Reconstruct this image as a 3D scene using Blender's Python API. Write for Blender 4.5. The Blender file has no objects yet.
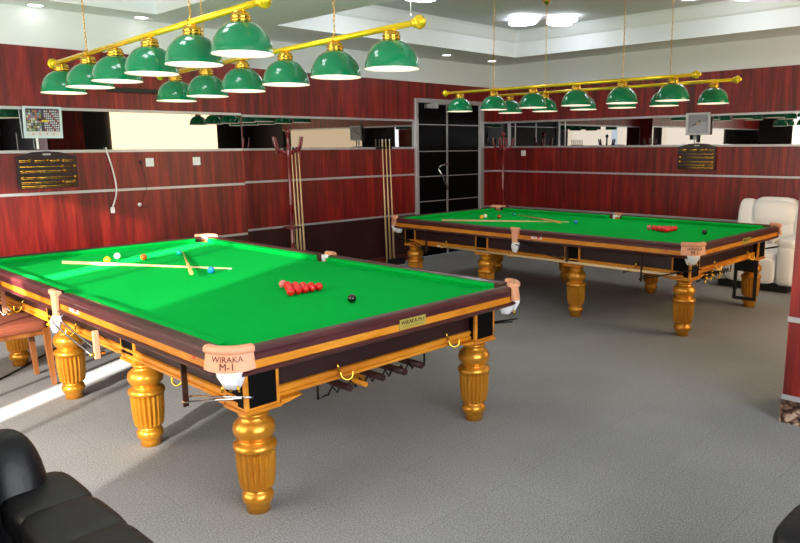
import bpy, bmesh, math, random
from mathutils import Vector, Matrix
random.seed(4)
PI = math.pi
SC = bpy.context.scene
COL = SC.collection

# ------------------------------------------------------------------ materials
def lin(c):
    return tuple((v/255/12.92) if v/255 <= .04045 else ((v/255+.055)/1.055)**2.4 for v in c)

def mat(name, rgb, rough=.5, metal=0.0, coat=0.0, emit=None, estr=0.0, spec=.5, sheen=0.0, bump=0.0, bscale=40, vary=0.0):
    m = bpy.data.materials.new(name); m.use_nodes = True
    n = m.node_tree.nodes; l = m.node_tree.links
    b = n['Principled BSDF']
    c = lin(rgb) + (1,)
    b.inputs['Base Color'].default_value = c
    b.inputs['Roughness'].default_value = rough
    b.inputs['Metallic'].default_value = metal
    b.inputs['Coat Weight'].default_value = coat
    b.inputs['Coat Roughness'].default_value = .08
    b.inputs['Specular IOR Level'].default_value = spec
    b.inputs['Sheen Weight'].default_value = sheen
    if emit:
        b.inputs['Emission Color'].default_value = lin(emit) + (1,)
        b.inputs['Emission Strength'].default_value = estr
    if bump or vary:
        tc = n.new('ShaderNodeTexCoord')
        nz = n.new('ShaderNodeTexNoise'); nz.inputs['Scale'].default_value = bscale; nz.inputs['Detail'].default_value = 4
        l.new(tc.outputs['Object'], nz.inputs['Vector'])
        if bump:
            bp = n.new('ShaderNodeBump'); bp.inputs['Strength'].default_value = bump; bp.inputs['Distance'].default_value = .01
            l.new(nz.outputs['Fac'], bp.inputs['Height']); l.new(bp.outputs['Normal'], b.inputs['Normal'])
        if vary:
            mx = n.new('ShaderNodeMix'); mx.data_type = 'RGBA'
            mx.inputs[6].default_value = tuple(v*(1-vary) for v in c[:3]) + (1,)
            mx.inputs[7].default_value = tuple(min(1, v*(1+vary)) for v in c[:3]) + (1,)
            l.new(nz.outputs['Fac'], mx.inputs[0]); l.new(mx.outputs[2], b.inputs['Base Color'])
    return m

def wood(name, dark, mid, light, rough=.3, stretch=(14, 14, .9), coat=.2, streak=6.0, spec=.5):
    """laminate with vertical grain and broad figure"""
    m = bpy.data.materials.new(name); m.use_nodes = True
    n = m.node_tree.nodes; l = m.node_tree.links; b = n['Principled BSDF']
    tc = n.new('ShaderNodeTexCoord'); mp = n.new('ShaderNodeMapping')
    mp.inputs['Scale'].default_value = stretch
    l.new(tc.outputs['Object'], mp.inputs['Vector'])
    a = n.new('ShaderNodeTexNoise'); a.inputs['Scale'].default_value = 1.0; a.inputs['Detail'].default_value = 6; a.inputs['Distortion'].default_value = .9
    l.new(mp.outputs[0], a.inputs['Vector'])
    mp2 = n.new('ShaderNodeMapping'); mp2.inputs['Scale'].default_value = tuple(s*streak for s in stretch)
    l.new(tc.outputs['Object'], mp2.inputs['Vector'])
    f = n.new('ShaderNodeTexNoise'); f.inputs['Scale'].default_value = 1.0; f.inputs['Detail'].default_value = 3
    l.new(mp2.outputs[0], f.inputs['Vector'])
    ad = n.new('ShaderNodeMath'); ad.operation = 'MULTIPLY_ADD'; ad.inputs[1].default_value = .35
    l.new(f.outputs['Fac'], ad.inputs[0]); l.new(a.outputs['Fac'], ad.inputs[2])
    r = n.new('ShaderNodeValToRGB')
    r.color_ramp.elements[0].position = .45; r.color_ramp.elements[0].color = lin(dark)+(1,)
    r.color_ramp.elements[1].position = .92; r.color_ramp.elements[1].color = lin(light)+(1,)
    e = r.color_ramp.elements.new(.66); e.color = lin(mid)+(1,)
    l.new(ad.outputs[0], r.inputs[0]); l.new(r.outputs[0], b.inputs['Base Color'])
    b.inputs['Roughness'].default_value = rough; b.inputs['Coat Weight'].default_value = coat
    b.inputs['Coat Roughness'].default_value = .15; b.inputs['Specular IOR Level'].default_value = spec
    return m

def carpet_mat():
    m = bpy.data.materials.new('grey_carpet'); m.use_nodes = True
    n = m.node_tree.nodes; l = m.node_tree.links; b = n['Principled BSDF']
    tc = n.new('ShaderNodeTexCoord')
    a = n.new('ShaderNodeTexNoise'); a.inputs['Scale'].default_value = 120; a.inputs['Detail'].default_value = 5; a.inputs['Roughness'].default_value = .75
    g = n.new('ShaderNodeTexNoise'); g.inputs['Scale'].default_value = 1.1; g.inputs['Detail'].default_value = 4
    l.new(tc.outputs['Object'], a.inputs['Vector']); l.new(tc.outputs['Object'], g.inputs['Vector'])
    r = n.new('ShaderNodeValToRGB')
    r.color_ramp.elements[0].position = .32; r.color_ramp.elements[0].color = lin((101, 101, 102))+(1,)
    r.color_ramp.elements[1].position = .68; r.color_ramp.elements[1].color = lin((185, 185, 186))+(1,)
    l.new(a.outputs['Fac'], r.inputs[0])
    # carpet tile seams, half a metre apart
    bk = n.new('ShaderNodeTexBrick'); bk.offset = 0.5; bk.inputs['Scale'].default_value = 1
    bk.inputs['Brick Width'].default_value = .5; bk.inputs['Row Height'].default_value = .5
    bk.inputs['Mortar Size'].default_value = .0025; bk.inputs['Mortar Smooth'].default_value = .6
    bk.inputs['Color1'].default_value = (1, 1, 1, 1); bk.inputs['Color2'].default_value = (.965, .965, .965, 1)
    bk.inputs['Mortar'].default_value = (.8, .8, .8, 1)
    l.new(tc.outputs['Object'], bk.inputs['Vector'])
    m1 = n.new('ShaderNodeMix'); m1.data_type = 'RGBA'; m1.blend_type = 'MULTIPLY'; m1.inputs[0].default_value = 1
    l.new(r.outputs[0], m1.inputs[6]); l.new(bk.outputs[0], m1.inputs[7])
    r2 = n.new('ShaderNodeValToRGB'); r2.color_ramp.elements[0].color = (.86, .86, .86, 1); r2.color_ramp.elements[1].color = (1, 1, 1, 1)
    r2.color_ramp.elements[0].position = .35; r2.color_ramp.elements[1].position = .65
    l.new(g.outputs['Fac'], r2.inputs[0])
    m2 = n.new('ShaderNodeMix'); m2.data_type = 'RGBA'; m2.blend_type = 'MULTIPLY'; m2.inputs[0].default_value = 1
    l.new(m1.outputs[2], m2.inputs[6]); l.new(r2.outputs[0], m2.inputs[7])
    l.new(m2.outputs[2], b.inputs['Base Color'])
    b.inputs['Roughness'].default_value = .95; b.inputs['Specular IOR Level'].default_value = .15
    bp = n.new('ShaderNodeBump'); bp.inputs['Strength'].default_value = .2; bp.inputs['Distance'].default_value = .003
    l.new(a.outputs['Fac'], bp.inputs['Height']); l.new(bp.outputs['Normal'], b.inputs['Normal'])
    return m

def marble_mat():
    m = bpy.data.materials.new('brown_marble'); m.use_nodes = True
    n = m.node_tree.nodes; l = m.node_tree.links; b = n['Principled BSDF']
    tc = n.new('ShaderNodeTexCoord'); a = n.new('ShaderNodeTexNoise')
    a.inputs['Scale'].default_value = 9; a.inputs['Detail'].default_value = 8; a.inputs['Distortion'].default_value = 2.5
    l.new(tc.outputs['Object'], a.inputs['Vector'])
    r = n.new('ShaderNodeValToRGB')
    r.color_ramp.elements[0].position = .38; r.color_ramp.elements[0].color = lin((48, 32, 26))+(1,)
    r.color_ramp.elements[1].position = .62; r.color_ramp.elements[1].color = lin((190, 165, 145))+(1,)
    e = r.color_ramp.elements.new(.5); e.color = lin((120, 88, 70))+(1,)
    l.new(a.outputs['Fac'], r.inputs[0]); l.new(r.outputs[0], b.inputs['Base Color']); b.inputs['Roughness'].default_value = .25
    return m

def sheer_mat(name, rgb, strength, clear):
    """sheer curtain: glows with the daylight behind it and lets a part of the sun straight through"""
    m = bpy.data.materials.new(name); m.use_nodes = True
    n = m.node_tree.nodes; l = m.node_tree.links
    out = n['Material Output']; n.remove(n['Principled BSDF'])
    em = n.new('ShaderNodeEmission'); em.inputs[0].default_value = lin(rgb)+(1,); em.inputs[1].default_value = strength
    tr = n.new('ShaderNodeBsdfTransparent')
    mx = n.new('ShaderNodeMixShader'); mx.inputs[0].default_value = 1-clear
    l.new(tr.outputs[0], mx.inputs[1]); l.new(em.outputs[0], mx.inputs[2]); l.new(mx.outputs[0], out.inputs[0])
    return m

RED = wood('red_laminate', (72, 8, 10), (110, 16, 15), (156, 38, 26), rough=.36, coat=.05)
DARKRED = wood('dark_brown_laminate', (34, 12, 13), (48, 18, 18), (62, 26, 24), rough=.35, coat=.1)
PLINTH = wood('red_brown_board', (84, 34, 28), (105, 46, 38), (125, 60, 50), rough=.45, stretch=(1, 1, 20), coat=0)
WHITE = mat('white_paint', (226, 232, 235), .7)
CEIL = mat('ceiling_paint', (202, 206, 208), .8)
SILVER = mat('brushed_aluminium', (188, 188, 192), .35, metal=.55)
MIRROR = mat('mirror_glass', (158, 157, 157), .01, metal=1.0)
BLACKGL = mat('black_glass_panel', (3, 3, 4), .3, spec=.1)
CHROME = mat('chrome', (215, 218, 222), .12, metal=1)
MAROON = wood('maroon_lacquer', (52, 16, 20), (70, 24, 28), (88, 36, 38), rough=.42, stretch=(2.5, 2.5, 14), coat=.25)
APRON = mat('dark_maroon_lacquer', (36, 8, 12), .4, coat=.1)
GOLDW = wood('honey_wood', (176, 100, 14), (202, 126, 22), (222, 150, 44), rough=.35, stretch=(2.5, 2.5, 16), coat=.3)
GOLD = mat('gold_lacquer', (214, 144, 40), .28, metal=.6, coat=.2, vary=.12, bscale=14)
BRASS = mat('polished_brass', (225, 178, 70), .18, metal=1)
BRASSB = mat('bright_brass', (255, 222, 44), .22, metal=.6)
CLOTH = mat('green_baize', (0, 176, 68), .95, spec=.05, sheen=.0, vary=.05, bscale=6)
BLACKP = mat('black_velvet_panel', (4, 4, 5), .6, spec=.1)
LEATHER = mat('tan_leather', (222, 158, 122), .5, bump=.1, bscale=60, vary=.08)
LETTER = mat('burnt_lettering', (96, 46, 34), .7)
INK = mat('dark_lettering', (40, 34, 14), .6)
NET = mat('white_net', (232, 234, 238), .7, bump=.6, bscale=90)
IRON = mat('black_wire', (12, 12, 13), .35, metal=.3)
PLATE = mat('gold_plate', (206, 190, 96), .3, metal=.5)
STICKW = mat('white_sticker', (225, 218, 214), .5)
STICKR = mat('red_sticker', (205, 70, 50), .5)
SHADE = mat('green_enamel', (0, 122, 74), .10, coat=.5)
SHADEIN = mat('white_enamel', (246, 240, 226), .4, emit=(255, 240, 215), estr=.35)  # lining emits faintly, standing in for bulb light on the enamel
BULB = mat('frosted_bulb', (250, 245, 235), .4, emit=(255, 240, 210), estr=2.5)
FLOWER = mat('lit_flower_glass', (250, 250, 255), .3, emit=(245, 248, 255), estr=5.0)
DLGLOW = mat('lit_downlight', (250, 250, 245), .3, emit=(255, 252, 240), estr=3.0)
CUEW = mat('pale_ash_cue', (226, 196, 148), .35, coat=.3)
CUET = mat('tan_cue', (205, 156, 92), .35, coat=.3)
CUEDARK = mat('dark_rosewood', (46, 18, 12), .3, coat=.4)
COATRED = mat('red_lacquered_wood', (112, 12, 22), .22, coat=.6)
BLACKL = mat('black_leather', (6, 6, 9), .45, spec=.35, bump=.25, bscale=30)
WHITEL = mat('white_leather', (240, 239, 238), .42, bump=.2, bscale=12)
SEATF = mat('rust_fabric', (150, 80, 56), .9, bump=.4, bscale=120, vary=.15)
CHAIRW = wood('chair_wood', (112, 62, 26), (140, 82, 38), (160, 100, 52), stretch=(14, 14, 2), coat=.2)
PLAST = mat('white_plastic', (236, 236, 234), .4)
BLKPL = mat('black_plastic', (14, 14, 15), .4)
CORDW = mat('white_cable', (225, 222, 220), .5)
BOARD = mat('scoreboard_wood', (34, 10, 16), .3, coat=.3)
FRAMEC = mat('pale_blue_frame', (196, 216, 220), .35)
FRAMEG = mat('pale_grey_frame', (196, 196, 202), .35)
PAPER = mat('poster_paper', (205, 205, 205), .5)
PINKS = mat('pink_frame_side', (190, 110, 120), .5)
CURT_L = sheer_mat('cream_curtain', (255, 226, 184), 2.2, 0.0)
CURT_S = sheer_mat('thin_sheer_curtain', (255, 240, 216), 3.2, .38)
CURT_FILL = sheer_mat('white_sheer_curtain', (246, 248, 252), 4.6, 0.0)  # glowing curtain of the added window, soft fill from behind the camera
DARKWALL = wood('dark_walnut_panel', (12, 8, 8), (18, 11, 10), (26, 16, 14), rough=.5, coat=0)

# ------------------------------------------------------------------ mesh helpers
def NB(): return bmesh.new()

def box(bm, x0, x1, y0, y1, z0, z1, M=None, mi=0):
    vs = [bm.verts.new((x, y, z)) for z in (z0, z1) for y in (y0, y1) for x in (x0, x1)]
    if M is not None:
        for v in vs: v.co = M @ v.co
    for q in ((0, 2, 3, 1), (4, 5, 7, 6), (0, 1, 5, 4), (2, 6, 7, 3), (0, 4, 6, 2), (1, 3, 7, 5)):
        f = bm.faces.new([vs[i] for i in q]); f.material_index = mi
    return vs

def prism(bm, poly, z0, z1, mi=0):
    a = [bm.verts.new((x, y, z0)) for x, y in poly]; b = [bm.verts.new((x, y, z1)) for x, y in poly]
    n = len(poly)
    for i in range(n):
        bm.faces.new((a[i], a[(i+1) % n], b[(i+1) % n], b[i])).material_index = mi
    bm.faces.new(a[::-1]).material_index = mi; bm.faces.new(b).material_index = mi

def loft(bm, rings, closed=True, cap=True, smooth=True):
    R = [[bm.verts.new(p) for p in r] for r in rings]
    n = len(R[0])
    for i in range(len(R)-1):
        for j in range(n if closed else n-1):
            k = (j+1) % n
            try:
                f = bm.faces.new((R[i][j], R[i][k], R[i+1][k], R[i+1][j])); f.smooth = smooth
            except ValueError: pass
    if cap and closed:
        try:
            bm.faces.new(R[0][::-1]); bm.faces.new(R[-1])
        except ValueError: pass
    return R

def lathe(bm, prof, c=(0, 0, 0), n=24, flute=None, cap=True, M=None):
    """prof: (radius, z). flute: (z0, z1, count, depth)"""
    rings = []
    for r, z in prof:
        ring = []
        for k in range(n):
            a = 2*PI*k/n; rr = r
            if flute and flute[0] - 1e-6 <= z <= flute[1] + 1e-6:
                rr = r - flute[3]*(1-abs(math.cos(a*flute[2]/2)))
            p = Vector((rr*math.cos(a), rr*math.sin(a), z))
            if M is not None: p = M @ p
            ring.append(p + Vector(c))
        rings.append(ring)
    loft(bm, rings, True, cap)

def tube(bm, pts, r, n=8, cap=True, r2=None):
    pts = [Vector(p) for p in pts]
    if len(pts) == 2 and r2 is not None: rad = [r, r2]
    elif r2 is not None: rad = [r+(r2-r)*i/(len(pts)-1) for i in range(len(pts))]
    else: rad = [r]*len(pts)
    rings = []; up = None
    for i, p in enumerate(pts):
        d = (pts[min(i+1, len(pts)-1)] - pts[max(i-1, 0)]).normalized()
        if up is None:
            up = d.orthogonal().normalized()
        up = (up - d*up.dot(d))
        if up.length < 1e-6: up = d.orthogonal()
        up.normalize(); s = d.cross(up)
        rings.append([p + (up*math.cos(2*PI*k/n) + s*math.sin(2*PI*k/n))*rad[i] for k in range(n)])
    loft(bm, rings, True, cap)

def sellip(bm, c, h, e=.45, nu=28, nv=16, M=None):
    """puffy rounded block (superellipsoid) with centre c and half sizes h"""
    def pw(v, q): return math.copysign(abs(v)**q, v)
    rings = []
    for i in range(1, nv):
        t = -PI/2 + PI*i/nv
        ring = []
        for k in range(nu):
            a = 2*PI*k/nu
            p = Vector((h[0]*pw(math.cos(t), e)*pw(math.cos(a), e), h[1]*pw(math.cos(t), e)*pw(math.sin(a), e), h[2]*pw(math.sin(t), e)))
            if M is not None: p = M @ p
            ring.append(p + Vector(c))
        rings.append(ring)
    loft(bm, rings)

def smoothpts(pts, n=6):
    pts = [Vector(p) for p in pts]; out = []
    for i in range(len(pts)-1):
        p0, p1, p2, p3 = pts[max(i-1, 0)], pts[i], pts[i+1], pts[min(i+2, len(pts)-1)]
        for k in range(n):
            t = k/n
            out.append(.5*((2*p1)+(-p0+p2)*t+(2*p0-5*p1+4*p2-p3)*t*t+(-p0+3*p1-3*p2+p3)*t**3))
    out.append(pts[-1]); return out

def link(name, bm, m, parent=None, loc=None, bevel=0, sharp=None, segs=2):
    bmesh.ops.recalc_face_normals(bm, faces=bm.faces)
    me = bpy.data.meshes.new(name); bm.to_mesh(me); bm.free()
    for x in (m if isinstance(m, (list, tuple)) else [m]): me.materials.append(x)
    if sharp is not None: me.set_sharp_from_angle(angle=math.radians(sharp))
    o = bpy.data.objects.new(name, me); COL.objects.link(o)
    if parent is not None: o.parent = parent
    if loc: o.location = loc
    if bevel:
        b = o.modifiers.new('bevel', 'BEVEL'); b.width = bevel; b.segments = segs; b.limit_method = 'ANGLE'
    return o

def tag(o, label, cat, group=None, kind=None):
    o['label'] = label; o['category'] = cat
    if group: o['group'] = group
    if kind: o['kind'] = kind
    return o

def thing(name, label, cat, loc=(0, 0, 0), rz=0, group=None):
    o = bpy.data.objects.new(name, None); COL.objects.link(o)
    o.empty_display_size = .1; o.location = loc; o.rotation_euler = (0, 0, rz)
    return tag(o, label, cat, group)

def struct(name, bm, m, **k):
    o = link(name, bm, m, **k); o['kind'] = 'structure'; return o

def copy_tree(o, parent=None):
    c = o.copy(); COL.objects.link(c)
    if parent is not None: c.parent = parent
    for ch in list(o.children): copy_tree(ch, c)
    return c

def text_bm(s, size, M, depth=.0008):
    cu = bpy.data.curves.new('lettering', 'FONT'); cu.body = s; cu.size = size; cu.extrude = depth
    cu.align_x = 'CENTER'; cu.align_y = 'CENTER'
    t = bpy.data.objects.new('lettering', cu); COL.objects.link(t)
    dg = bpy.context.evaluated_depsgraph_get()
    me = bpy.data.meshes.new_from_object(t.evaluated_get(dg))
    bpy.data.objects.remove(t); bpy.data.curves.remove(cu)
    bm = NB(); bm.from_mesh(me); bpy.data.meshes.remove(me)
    for v in bm.verts: v.co = M(v.co) if callable(M) else M @ v.co
    return bm

# ------------------------------------------------------------------ room
XL, XR, YN, YF, YJ = -3.0, 8.1, -4.6, 5.18, 4.887     # left, right, near, far wall, projecting part of the far wall
XJ = 3.12
ZS, ZC = 2.985, 3.34                                   # soffit and coffer ceiling
bm = NB(); box(bm, XL-.2, XR+.2, YN-.2, YF+.2, -.12, 0); struct('floor', bm, carpet_mat())

def clad(axis, pos, sgn, a0, a1, name, upper_top=2.633, low=DARKRED, mirrors=(), skip_mirror=False):
    """panelling in front of a wall plane: axis 'y' -> wall y=pos facing -y ; axis 'x' -> wall x=pos facing sgn"""
    def bx(bm, b0, b1, z0, z1, t0, t1):
        if axis == 'y': box(bm, b0, b1, pos-t1, pos-t0, z0, z1)
        else:
            s = sorted((pos+sgn*t0, pos+sgn*t1)); box(bm, s[0], s[1], b0, b1, z0, z1)
    w = NB(); bx(w, a0, a1 + (.2 if a1 == XR or axis == 'x' else 0), 0, 3.5, -.2, 0)
    W = struct(name, w, WHITE)
    p = NB()
    bx(p, a0, a1, 2.088, upper_top, 0, .016); bx(p, a0, a1, 1.294, 1.66, 0, .016); bx(p, a0, a1, .708, 1.266, 0, .016)
    link('wood_panel', p, RED, W)
    p = NB(); bx(p, a0, a1, .0, .68, 0, .012); link('lower_panel', p, low, W)
    p = NB(); bx(p, a0, a1, 0, .10, .012, .03); link('skirting_board', p, PLINTH, W)
    g = NB(); bx(g, a0, a1, 1.688, 2.060, 0, .008); link('mirror', g, MIRROR, W)
    t = NB()
    for z in (2.074, 1.674, 1.280, .694): bx(t, a0, a1, z-.014, z+.014, 0, .022)
    for d in mirrors: bx(t, d-.008, d+.008, 1.688, 2.06, .0, .014)
    link('metal_trim', t, SILVER, W, bevel=.003)
    return W
DX0, DX1 = 6.20, 7.78
clad('y', YJ, -1, XL, XJ, 'wall_far_left')
clad('y', YF, -1, XJ, DX0, 'wall_far')
# far wall above the door and right of it
w = NB(); box(w, DX0, DX1, YF, YF+.2, 2.40, 3.5)
W = struct('wall_over_door', w, WHITE)
p = NB(); box(p, DX0, DX1, YF-.016, YF, 2.40, 2.633); link('wood_panel', p, RED, W)
clad('y', YF, -1, DX1, XR, 'wall_far_right')
clad('x', XR, -1, -.96, YF-.001, 'wall_right', mirrors=(4.73, 3.76))
w = NB(); box(w, XR, XR+.2, -2.4, -.961, 0, 3.5); struct('wall_right_near', w, DARKWALL)
# side of the projecting part
w = NB(); box(w, XJ-.2, XJ, YJ+.001, YF, 0, 3.5); W = struct('wall_return', w, WHITE)
p = NB(); box(p, XJ, XJ+.008, YJ-.016, YF-.022, 0, 2.633); link('wood_panel', p, RED, W)

# left wall with a long row of windows
w = NB()
box(w, XL-.2, XL, YN, YF, 0, .45); box(w, XL-.2, XL, YN, YF, 2.62, 3.5)
for a, b in ((YN, -.62), (1.71, 2.14), (3.9, YF)): box(w, XL-.2, XL, a, b, .45, 2.62)
struct('wall_left', w, DARKWALL)
def window(n, axis, pos, a0, a1, z0, z1, bars=2):
    f = NB()
    def bx(b0, b1, zz0, zz1):
        if axis == 'x': box(f, pos-.13, pos-.08, b0, b1, zz0, zz1)
        else: box(f, b0, b1, pos-.13, pos-.08, zz0, zz1)
    bx(a0, a1, z0, z0+.05); bx(a0, a1, z1-.05, z1); bx(a0, a0+.05, z0+.05, z1-.05); bx(a1-.05, a1, z0+.05, z1-.05)
    for k in range(1, bars+1):
        c = a0+(a1-a0)*k/(bars+1); bx(c-.02, c+.02, z0+.05, z1-.05)
    struct('window_%d' % n, f, WHITE, bevel=.004)
window(1, 'x', XL, -.62, 1.71, .45, 2.62, 1)
window(2, 'x', XL, 2.14, 3.9, .45, 2.62, 1)
# near wall with an added wide window and a mirrored one; right of the pillar it stands further forward
YR, XK = -2.4, 3.3
w = NB()
box(w, XL, XK, YN-.2, YN, 0, .5); box(w, XL, XK, YN-.2, YN, 2.7, 3.5)
for a, b in ((XL, -2.4), (1.6, XK)): box(w, a, b, YN-.2, YN, .5, 2.7)
struct('wall_near', w, DARKWALL)
w = NB(); box(w, XK, XK+.2, YN-.2, YR-.2, 0, 3.5); struct('wall_near_return', w, DARKWALL)
w = NB()
box(w, XK, XR+.2, YR-.2, YR, 0, .5); box(w, XK, XR+.2, YR-.2, YR, 2.7, 3.5)
for a, b in ((XK, 4.66), (6.85, XR+.2)): box(w, a, b, YR-.2, YR, .5, 2.7)
struct('wall_near_right', w, DARKWALL)
window(3, 'y', YN, -2.4, 1.6, .5, 2.7, 3)  # out of view, added as soft key light; its right end fits the mirror
window(4, 'y', YR, 4.66, 6.85, .5, 2.7, 1)

def curtain(axis, pos, a0, a1, z0, z1, m, label):
    n = max(8, int((a1-a0)/.035)); bm = NB()
    rows = []
    for off in (0, .004):
        for z in ((z0, z1) if off == 0 else (z1, z0)):
            rows.append([((pos+off+.018*math.sin(k*1.9)), a0+(a1-a0)*k/n, z) if axis == 'x' else (a0+(a1-a0)*k/n, pos+off+.018*math.sin(k*1.9), z) for k in range(n+1)])
    R = loft(bm, rows, closed=False, cap=False)
    for k in range(n): bm.faces.new((R[3][k], R[3][k+1], R[0][k+1], R[0][k]))
    bm.faces.new((R[0][0], R[1][0], R[2][0], R[3][0])); bm.faces.new((R[0][n], R[1][n], R[2][n], R[3][n]))
    o = link('curtain', bm, m); tag(o, label, 'curtain'); return o
curtain('x', XL+.06, -.68, .97, .35, 2.66, CURT_S, 'thin sheer curtain on the window wall, the wider one nearest the armchairs')
curtain('x', XL+.06, 1.17, 1.80, .35, 2.66, CURT_S, 'narrow sheer curtain at the pier between the two side windows')
curtain('x', XL+.06, 2.08, 3.96, .35, 2.66, CURT_S, 'thin sheer curtain on the side window closest to the scoreboard')
curtain('y', YN+.06, -2.45, 1.65, .4, 2.74, CURT_FILL, 'wide white sheer curtain behind the black armchairs')
curtain('y', YR+.06, 4.60, 6.91, .4, 2.74, CURT_L, 'bright cream curtain mirrored in the glass strip above the sockets')

# ceiling: soffits round two coffers
bm = NB(); box(bm, XL-.2, XR+.2, YN-.2, YF+.2, ZC, ZC+.16); struct('ceiling', bm, CEIL)
C1 = (-2.2, 2.0, -1.6, 4.47); C2 = (3.2, 7.39, -1.6, 4.2)
bm = NB()
box(bm, XL, C1[0], YN, YF, ZS, ZC)
box(bm, C1[1], C2[0], YN, YF, ZS, ZC)
box(bm, C2[1], XR, YN, YF, ZS, ZC)
for c in (C1, C2):
    box(bm, c[0], c[1], YN, c[2], ZS, ZC); box(bm, c[0], c[1], c[3], YF, ZS, ZC)
struct('ceiling_soffit', bm, WHITE)
for i, c in enumerate((C1, C2)):
    bm = NB(); loops = []
    for t, z in ((0, ZC-.15), (.03, ZC-.13), (.10, ZC-.03), (.14, ZC-.0), (0, ZC-.0)):
        loops.append([bm.verts.new(q) for q in ((c[0]+t, c[2]+t, z), (c[1]-t, c[2]+t, z), (c[1]-t, c[3]-t, z), (c[0]+t, c[3]-t, z))])
    for k in range(5):
        A, B = loops[k], loops[(k+1) % 5]
        for j in range(4): bm.faces.new((A[j], A[(j+1) % 4], B[(j+1) % 4], B[j]))
    struct('trim_%d' % (i+1), bm, WHITE)

# pillar at the right
PX, PY, PW = 3.05, -1.24, .62
w = NB(); box(w, PX+.01, PX+PW-.01, PY-PW+.01, PY-.01, 0, ZS); W = struct('pillar', w, WHITE)
p = NB(); box(p, PX, PX+PW, PY-PW, PY, .18, .64); box(p, PX, PX+PW, PY-PW, PY, .67, 2.633); link('wood_panel', p, RED, W)
p = NB(); box(p, PX-.006, PX+PW+.006, PY-PW-.006, PY+.006, 0, .15); link('marble_base', p, marble_mat(), W)
p = NB()
for z in (.165, .655): box(p, PX-.005, PX+PW+.005, PY-PW-.005, PY+.005, z-.016, z+.016)
link('metal_trim', p, SILVER, W)

# ------------------------------------------------------------------ door
f = NB()
box(f, DX0, DX0+.065, YF-.05, YF+.1, 0, 2.40); box(f, DX1-.09, DX1, YF-.05, YF+.1, 0, 2.40)
box(f, DX0+.065, DX1-.09, YF-.05, YF+.1, 2.34, 2.40)
D = struct('door_1', f, SILVER, bevel=.006)
for a, b in ((DX0+.067, 6.915), (6.925, DX1-.092)):
    p = NB(); box(p, a, b, YF-.01, YF+.04, .01, 2.338)
    L = link('door_leaf', p, BLACKGL, D)
    t = NB()
    for z in (2.02, 1.62, 1.24, .86, .48): box(t, a+.02, b-.02, YF-.014, YF-.0101, z-.006, z+.006)
    box(t, a, a+.012, YF-.018, YF-.0101, .01, 2.328) ; box(t, b-.012, b, YF-.018, YF-.0101, .01, 2.328)
    link('metal_line', t, SILVER, L)
p = NB()
tube(p, smoothpts([(6.70, YF-.03, 1.35), (6.72, YF-.07, 1.40), (6.90, YF-.07, 1.42)]), .012, 8)
tube(p, smoothpts([(6.70, YF-.03, 1.35), (6.74, YF-.07, 1.25), (6.89, YF-.06, 1.03)]), .014, 8)
tube(p, [(6.89, YF-.06, 1.03), (6.89, YF-.01, 1.03)], .012); tube(p, [(6.90, YF-.07, 1.42), (6.90, YF-.01, 1.42)], .012)
link('door_handle', p, CHROME, D)
p = NB(); box(p, 6.42, 6.66, YF-.08, YF-.02, 2.26, 2.32); tube(p, [(6.5, YF-.06, 2.325), (6.85, YF-.12, 2.325), (6.6, YF-.05, 2.34)], .009)
link('door_closer', p, SILVER, D)

# ------------------------------------------------------------------ snooker table
TW, TL = 2.06, 3.85
def rrect(o, r=.13, n=6):
    """rounded rectangle, inset by o from the table's outline"""
    r = max(r-o, .005); out = []
    for cx, cy, a0 in ((TW-o-r, o+r, -PI/2), (TW-o-r, TL-o-r, 0), (o+r, TL-o-r, PI/2), (o+r, o+r, PI)):
        for k in range(n+1):
            a = a0+PI/2*k/n; out.append((cx+r*math.cos(a), cy+r*math.sin(a)))
    return out
def band(prof, r=.13):
    """closed ring swept round the table; prof: list of (inset, z)"""
    bm = NB(); n = len(prof)
    loops = [[bm.verts.new((x, y, z)) for x, y in rrect(o, r)] for o, z in prof]
    m = len(loops[0])
    for i in range(n):
        A, B = loops[i], loops[(i+1) % n]
        for j in range(m): bm.faces.new((A[j], A[(j+1) % m], B[(j+1) % m], B[j]))
    return bm

def rail_piece(p0, p1, inward, prof, m, name, parent, cut0=0, cut1=0, bevel=0):
    """profile (inset,z) extruded from p0 to p1; cut = how far the inner edge is cut back"""
    p0, p1, inward = Vector(p0), Vector(p1), Vector(inward)
    d = (p1-p0).normalized(); mx = max(o for o, z in prof); mn = min(o for o, z in prof)
    bm = NB(); rings = []
    N = 7
    def ring(base, s): 
        return [base + inward*o + Vector((0, 0, z)) + d*s*((o-mn)/(mx-mn))**2 for o, z in prof]
    rings = [ring(p0, cut0), ring(p1, -cut1)]
    loft(bm, rings, True, True, smooth=False)
    return link(name, bm, m, parent, bevel=bevel)

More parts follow.
